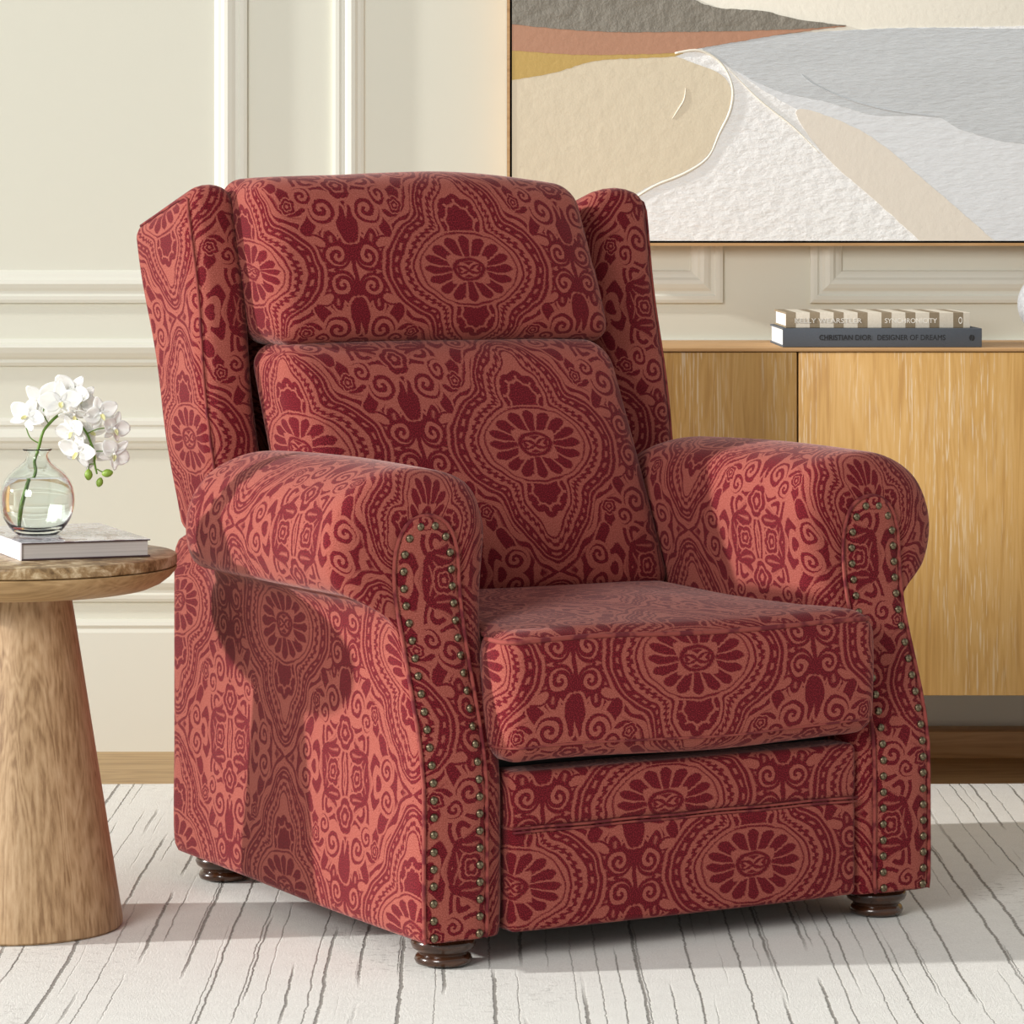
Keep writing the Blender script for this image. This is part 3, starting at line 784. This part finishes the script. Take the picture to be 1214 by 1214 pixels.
def arm(mirror):
    rings = []
    d = .042
    for k in range(9):                                   # rounded front edge
        th = PI/2*k/8; s = math.sin(th); w = 1-math.cos(th)
        rings.append([(lerp(p[0], q[0], s), yfront(lerp(p[1], q[1], s))+d*w, lerp(p[1], q[1], s)) for p, q in zip(Pd, Sd)])
    for k in range(1, 22):
        w = k/21
        ring = []
        for i, q in enumerate(Sd):
            y = lerp(yfront(q[1])+d, .49, w)
            full = math.sin(PI*w)*.004
            ring.append((q[0]+(-full if q[0] < -.03 and q[1] < .5 else 0), y, q[1]+.004*math.sin(PI*w)*(1 if q[1] > .6 else 0)))
        rings.append(ring)
    for k in range(1, 10):
        th = PI/2*k/9; s = math.cos(th)
        rings.append([(lerp(f[0], q[0], s), .49+.10*math.sin(th), lerp(f[1], q[1], s)) for f, q in zip(Fd, Sd)])
    for y, ins in ((.64, 0), (.69, 0), (.735, 0), (.748, .003), (.757, .010), (.763, .019), (.765, .030)):
        t = (y-.59)/.165
        ring = []
        for f in Fd:
            x, z = f
            z2 = z if z < .42 else z-(z-.42)*.42*t
            cx, cz = .011, .30
            ring.append((x+(ins if x < cx else -ins), y, z2+(ins if z < cz else -ins)))
        rings.append(ring)
    vs, uvd = [], []
    for r in rings:
        for i, p in enumerate(r): vs.append(p)
    # uv: along the arm (Y), around the section (arc length)
    U = [[0]*NS for _ in rings]
    for j in range(1, len(rings)):
        for i in range(NS): U[j][i] = U[j-1][i]+math.dist(rings[j][i], rings[j-1][i])
    # align: use real y in the long part so that the pattern stays square
    fs, uvs = [], []
    mid = 16
    fs_idx = []
    for j in range(len(rings)-1):
        for i in range(NS-1):
            q = ((j, i), (j, i+1), (j+1, i+1), (j+1, i))
            fs_idx.append(q)
    def uvp(j, i):
        u = U[j][i]-U[mid][i]+rings[mid][i][1]
        v = -arcS[i] if True else 0
        return (u+.03, v+.31)
    for q in fs_idx:
        fs.append([j*NS+i for j, i in q]); uvs.append([uvp(j, i) for j, i in q])
    # bottom strip, end caps
    for j in range(len(rings)-1):
        a = [(j, NS-1), (j, 0), (j+1, 0), (j+1, NS-1)]
        fs.append([p*NS+i for p, i in a]); uvs.append([uvp(j, NS-1), uvp(j, NS-1), uvp(j+1, NS-1), uvp(j+1, NS-1)])
    for j, rev in ((len(rings)-1, True),):
        f = [j*NS+i for i in range(NS)]
        if rev: f.reverse()
        fs.append(f); uvs.append([(rings[j][k % NS][0], rings[j][k % NS][2]) for k in ([i-j*NS for i in f])])
    mx_ = (lambda x: .70-x) if mirror else (lambda x: x)
    vs = [(mx_(x), y, z) for x, y, z in vs]
    if mirror:
        fs = [list(reversed(f)) for f in fs]; uvs = [list(reversed(u)) for u in uvs]
    o = obj('arm', vs, fs, FAB, ch, uvs, off=OFF)
    # ---- front panel, piping, nailheads
    half = NS//2
    R_, L_ = [], []
    for k in range(half):
        R_.append(Pd[k]); L_.append(Pd[NS-1-k])
    rows = list(zip(L_, R_))
    pv, pf, pu = [], [], []; nc = 8
    for (l, r) in rows:
        for c in range(nc+1):
            t = c/nc; x = lerp(l[0], r[0], t); z = lerp(l[1], r[1], t)
            y = yfront(z)-.001-.007*(1-(2*t-1)**4)
            pv.append((x, y, z))
    for i in range(len(rows)-1):
        for c in range(nc):
            a = i*(nc+1)+c; q = (a, a+1, a+nc+2, a+nc+1)
            pf.append(q); pu.append([(pv[k][0]*1.+.14, pv[k][2]+.05) for k in q])
    pv = [(mx_(x), y, z) for x, y, z in pv]
    if mirror: pf = [tuple(reversed(f)) for f in pf]; pu = [list(reversed(u)) for u in pu]
    fp = obj('front_panel', pv, pf, FAB, o, pu, off=OFF)
    path = [(mx_(p[0]), yfront(p[1])-.0035, p[1]) for p in Pd[::2]]
    v, f = tube(path, .0028, 8); obj('piping', v, f, M['piping'], o, off=OFF)
    # inset line for the nails
    ins = []
    for i, p in enumerate(Pd):
        a = Vector(Pd[max(0, i-2)]); b_ = Vector(Pd[min(NS-1, i+2)]); t = (b_-a).normalized()
        nrm = Vector((-t.y, t.x)); ins.append(Vector(p)+nrm*.0125)
    cum = [0]
    for i in range(1, NS): cum.append(cum[-1]+(ins[i]-ins[i-1]).length)
    N = 50; first = None
    for k in range(N):
        s = .026+(cum[-1]-.052)*k/(N-1); i = 0
        while i < NS-2 and cum[i+1] < s: i += 1
        p = ins[i].lerp(ins[i+1], (s-cum[i])/max(1e-9, cum[i+1]-cum[i]))
        pos = Vector((mx_(p.x)-OX, yfront(p.y)-.0065-OY, p.y))
        if first is None:
            v, f = lathe([(.0058*math.cos(a), .0042*math.sin(a)) for a in [PI/2*q/5 for q in range(5)]]+[(.00001, .0042)], 14)
            v = [(x, -z, y) for x, y, z in v]
            nl = obj('nailhead', v, f, M['nail'], o); first = nl
        else:
            nl = first.copy(); C.objects.link(nl)
        nl.location = pos
    return o
arm(False); arm(True)

# ---- seat cushion
def seat_fn(x, y, z):
    hx, hy, hz = .298, .292, .092
    X = .348+x; Y = .205+y; Z = .350+z
    back = smooth01((Y+.02)/.05)                       # narrows between the arms
    X = .35+(X-.35)*lerp(1, .915, back)
    fx = 1-(x/hx)**2; fy = 1-(y/hy)**2; fz = 1-(z/hz)**2
    if z > 0: Z += .014*max(0, fx)**.6*max(0, fy)**.5
    if y < 0: Y -= .014*max(0, fz)*max(0, fx)**.3
    Z += .003*math.sin(x*13+1)*math.cos(y*11)
    Y += .0012*math.sin(x*35)*math.sin(z*30)
    return (X, Y, Z)
seat = puff('seat_cushion', (.298, .292, .085), .032, (22, 18, 8), seat_fn, FAB, ch, (.01, -.045), OFF)
def seam_on(fn, h, r, zz, xe, ye, rad, parent, out=.001):
    """welt following the front and sides of a soft block at local height zz"""
    hx, hy, hz = h; pts = []
    dz = max(0, abs(zz)-(hz-r)); off_ = r-math.sqrt(max(0, r*r-dz*dz))
    X_, Y_ = hx-off_+out, hy-off_+out; rr = max(.006, r-off_)
    for k in range(7): pts.append((-X_, lerp(ye, -Y_+rr, k/7)))
    for k in range(7): a = PI+PI/2*k/6; pts.append((-X_+rr+rr*math.cos(a), -Y_+rr+rr*math.sin(a)))
    for k in range(1, 30): pts.append((lerp(-X_+rr, X_-rr, k/30), -Y_))
    for k in range(7): a = 1.5*PI+PI/2*k/6; pts.append((X_-rr+rr*math.cos(a), -Y_+rr+rr*math.sin(a)))
    for k in range(1, 8): pts.append((X_, lerp(-Y_+rr, ye, k/7)))
    v, f = tube([fn(a, b_, zz) for a, b_ in pts], rad, 8); return obj('piping', v, f, M['piping'], parent, off=OFF)
seam_on(seat_fn, (.298, .292, .085), .032, .0745, 0, 0, .0036, seat)
seam_on(seat_fn, (.298, .292, .085), .032, -.062, 0, 0, .0016, seat, .0006)

# ---- footrest panel
def foot_fn(x, y, z):
    hx, hz = .277, .106
    Y = -.022+y; Z = .146+z
    if y < 0:
        g = math.exp(-((Z-.176)/.006)**2)
        Y -= .006*max(0, 1-(x/hx)**4)*(1-g)*(1 if Z < .176 else .8)-.003*g
    return (.354+x, Y, Z)
ft = puff('footrest_panel', (.277, .030, .106), .010, (20, 2, 40), foot_fn, FAB, ch, (-.10, .046), OFF, lambda x, y, z, u, v: (u+.14, v-.095) if z > .029 else (u, v))
for zz in (.1775, .1725):
    v, f = tube([(lerp(.079, .630, k/24), -.054-.0005*(k % 2), zz+.0006*math.sin(k)) for k in range(25)], .0017, 8); obj('seam', v, f, M['piping'], ft, off=OFF)

# ---- lower back cushion and headrest (leaning back)
def low_fn(x, y, z):
    hx, hz = .282, .190
    w = (z+hz)/(2*hz)
    X = .336-.030*w+x*lerp(1.03, 1.0, w); Z = .610+z
    Y = lerp(.480, .605, w)+y
    if y < 0: Y -= .045*max(0, 1-(x/hx)**4)*max(0, 1-(z/hz)**2)**.7
    if z > 0: Z += .006*max(0, 1-(x/hx)**2)*(z/hz)
    Y += .0015*math.sin(x*21+z*9); return (X, Y, Z)
low = puff('back_cushion', (.282, .075, .190), .040, (20, 4, 16), low_fn, FAB, ch, (-.075, -.04), OFF)
def head_fn(x, y, z):
    hx, hz = .285, .125
    w = (z+hz)/(2*hz)
    X = .317-.022*w+x*lerp(1.0, .975, w**2); Z = .922+z
    Y = lerp(.630, .690, w)+y
    if y < 0: Y -= .038*max(0, 1-(x/hx)**4)*max(0, 1-(z/hz)**2)**.6
    if z > 0: Z += .010*max(0, 1-(x/hx)**2)*(z/hz)-.008*(abs(x)/hx)**6
    Z += .0025*math.sin(x*17+.6)*(z > .05); Y += .002*math.sin(x*24+z*20); return (X, Y, Z)
head = puff('headrest_cushion', (.285, .080, .125), .034, (20, 4, 12), head_fn, FAB, ch, (-.03, .012), OFF)

# ---- wings
def wing(mirror):
    hx, hy, hz = (.060 if mirror else .044), .10, .26
    def fn(x, y, z):
        t = (y+hy)/(2*hy); w = (z+hz)/(2*hz)
        Zf = lerp(.50, 1.024, w); Zr = lerp(.516, .972, w)
        Z = lerp(Zf, Zr, t)
        if w < .5: Z = Z
        Yf = .596+.112*max(0, (Z-.52)/.5); Yr = .736+.180*(Z-.52)/.45
        Y = lerp(Yf, Yr, t)
        Y -= .014*max(0, 1-(x/hx)**2)*(1-t)
        Z += .020*max(0, 1-(x/hx)**2)*w**6*(1-.5*t)
        X = -.054+hx+x
        X += .002*math.sin(z*22+y*9)
        if mirror: X = .70-X
        return (X, Y, Z)
    o = puff('wing', (hx, hy, hz), .024, (4, 10, 26), fn, FAB, ch, (.12 if not mirror else .25, .10), OFF)
    if mirror:
        bm = bmesh.new(); bm.from_mesh(o.data); bmesh.ops.reverse_faces(bm, faces=bm.faces); bm.to_mesh(o.data); bm.free()
    # welt along the outer front edge and over the top
    pts = [fn(-hx+.006, -hy+.006, lerp(-hz+.02, hz-.026, k/16)) for k in range(17)]
    pts += [fn(-hx+.008, -hy+.009, hz-.012), fn(-hx+.007, -hy+.016, hz-.007)]+[fn(-hx+.0065, lerp(-hy+.025, hy-.026, k/10), hz-.0065) for k in range(11)]
    v, f = tube([(a-(.0005 if not mirror else -.0005), b_, c) for a, b_, c in pts], .0022, 8); obj('piping', v, f, M['piping'], o, off=OFF)
wing(False); wing(True)

# ---- outer back, base deck, feet
def back_fn(x, y, z):
    w = (z+.26)/.52; Z = lerp(.50, .985, w); Y = lerp(.725, .865, w)+y; return (.35+x, Y, Z)
puff('outer_back', (.345, .035, .26), .02, (16, 2, 12), back_fn, FAB, ch, (.19, .0), OFF)
puff('lower_back', (.380, .040, .215), .02, (16, 2, 12), lambda x, y, z: (.35+x, .712+y, .262+z), FAB, ch, (.19, .3), OFF)
box('seat_deck', (.08-OX, .012-OY, .055), (.62-OX, .68-OY, .262), M['black'], ch)
fprof = [(.030, 0), (.0365, .002), (.0385, .007), (.0365, .012), (.033, .0145), (.0335, .017), (.041, .022), (.0435, .028), (.0415, .034), (.036, .0375), (.0355, .040), (.040, .043), (.0415, .048), (.041, .056)]
for (x, y) in ((.002, -.003), (.698, -.003), (.002, .69), (.698, .69)):
    v, f = lathe(fprof, 40); o = obj('foot', v, f, M['walnut'], ch, angle=60); o.location = (x-OX, y-OY, .0005)
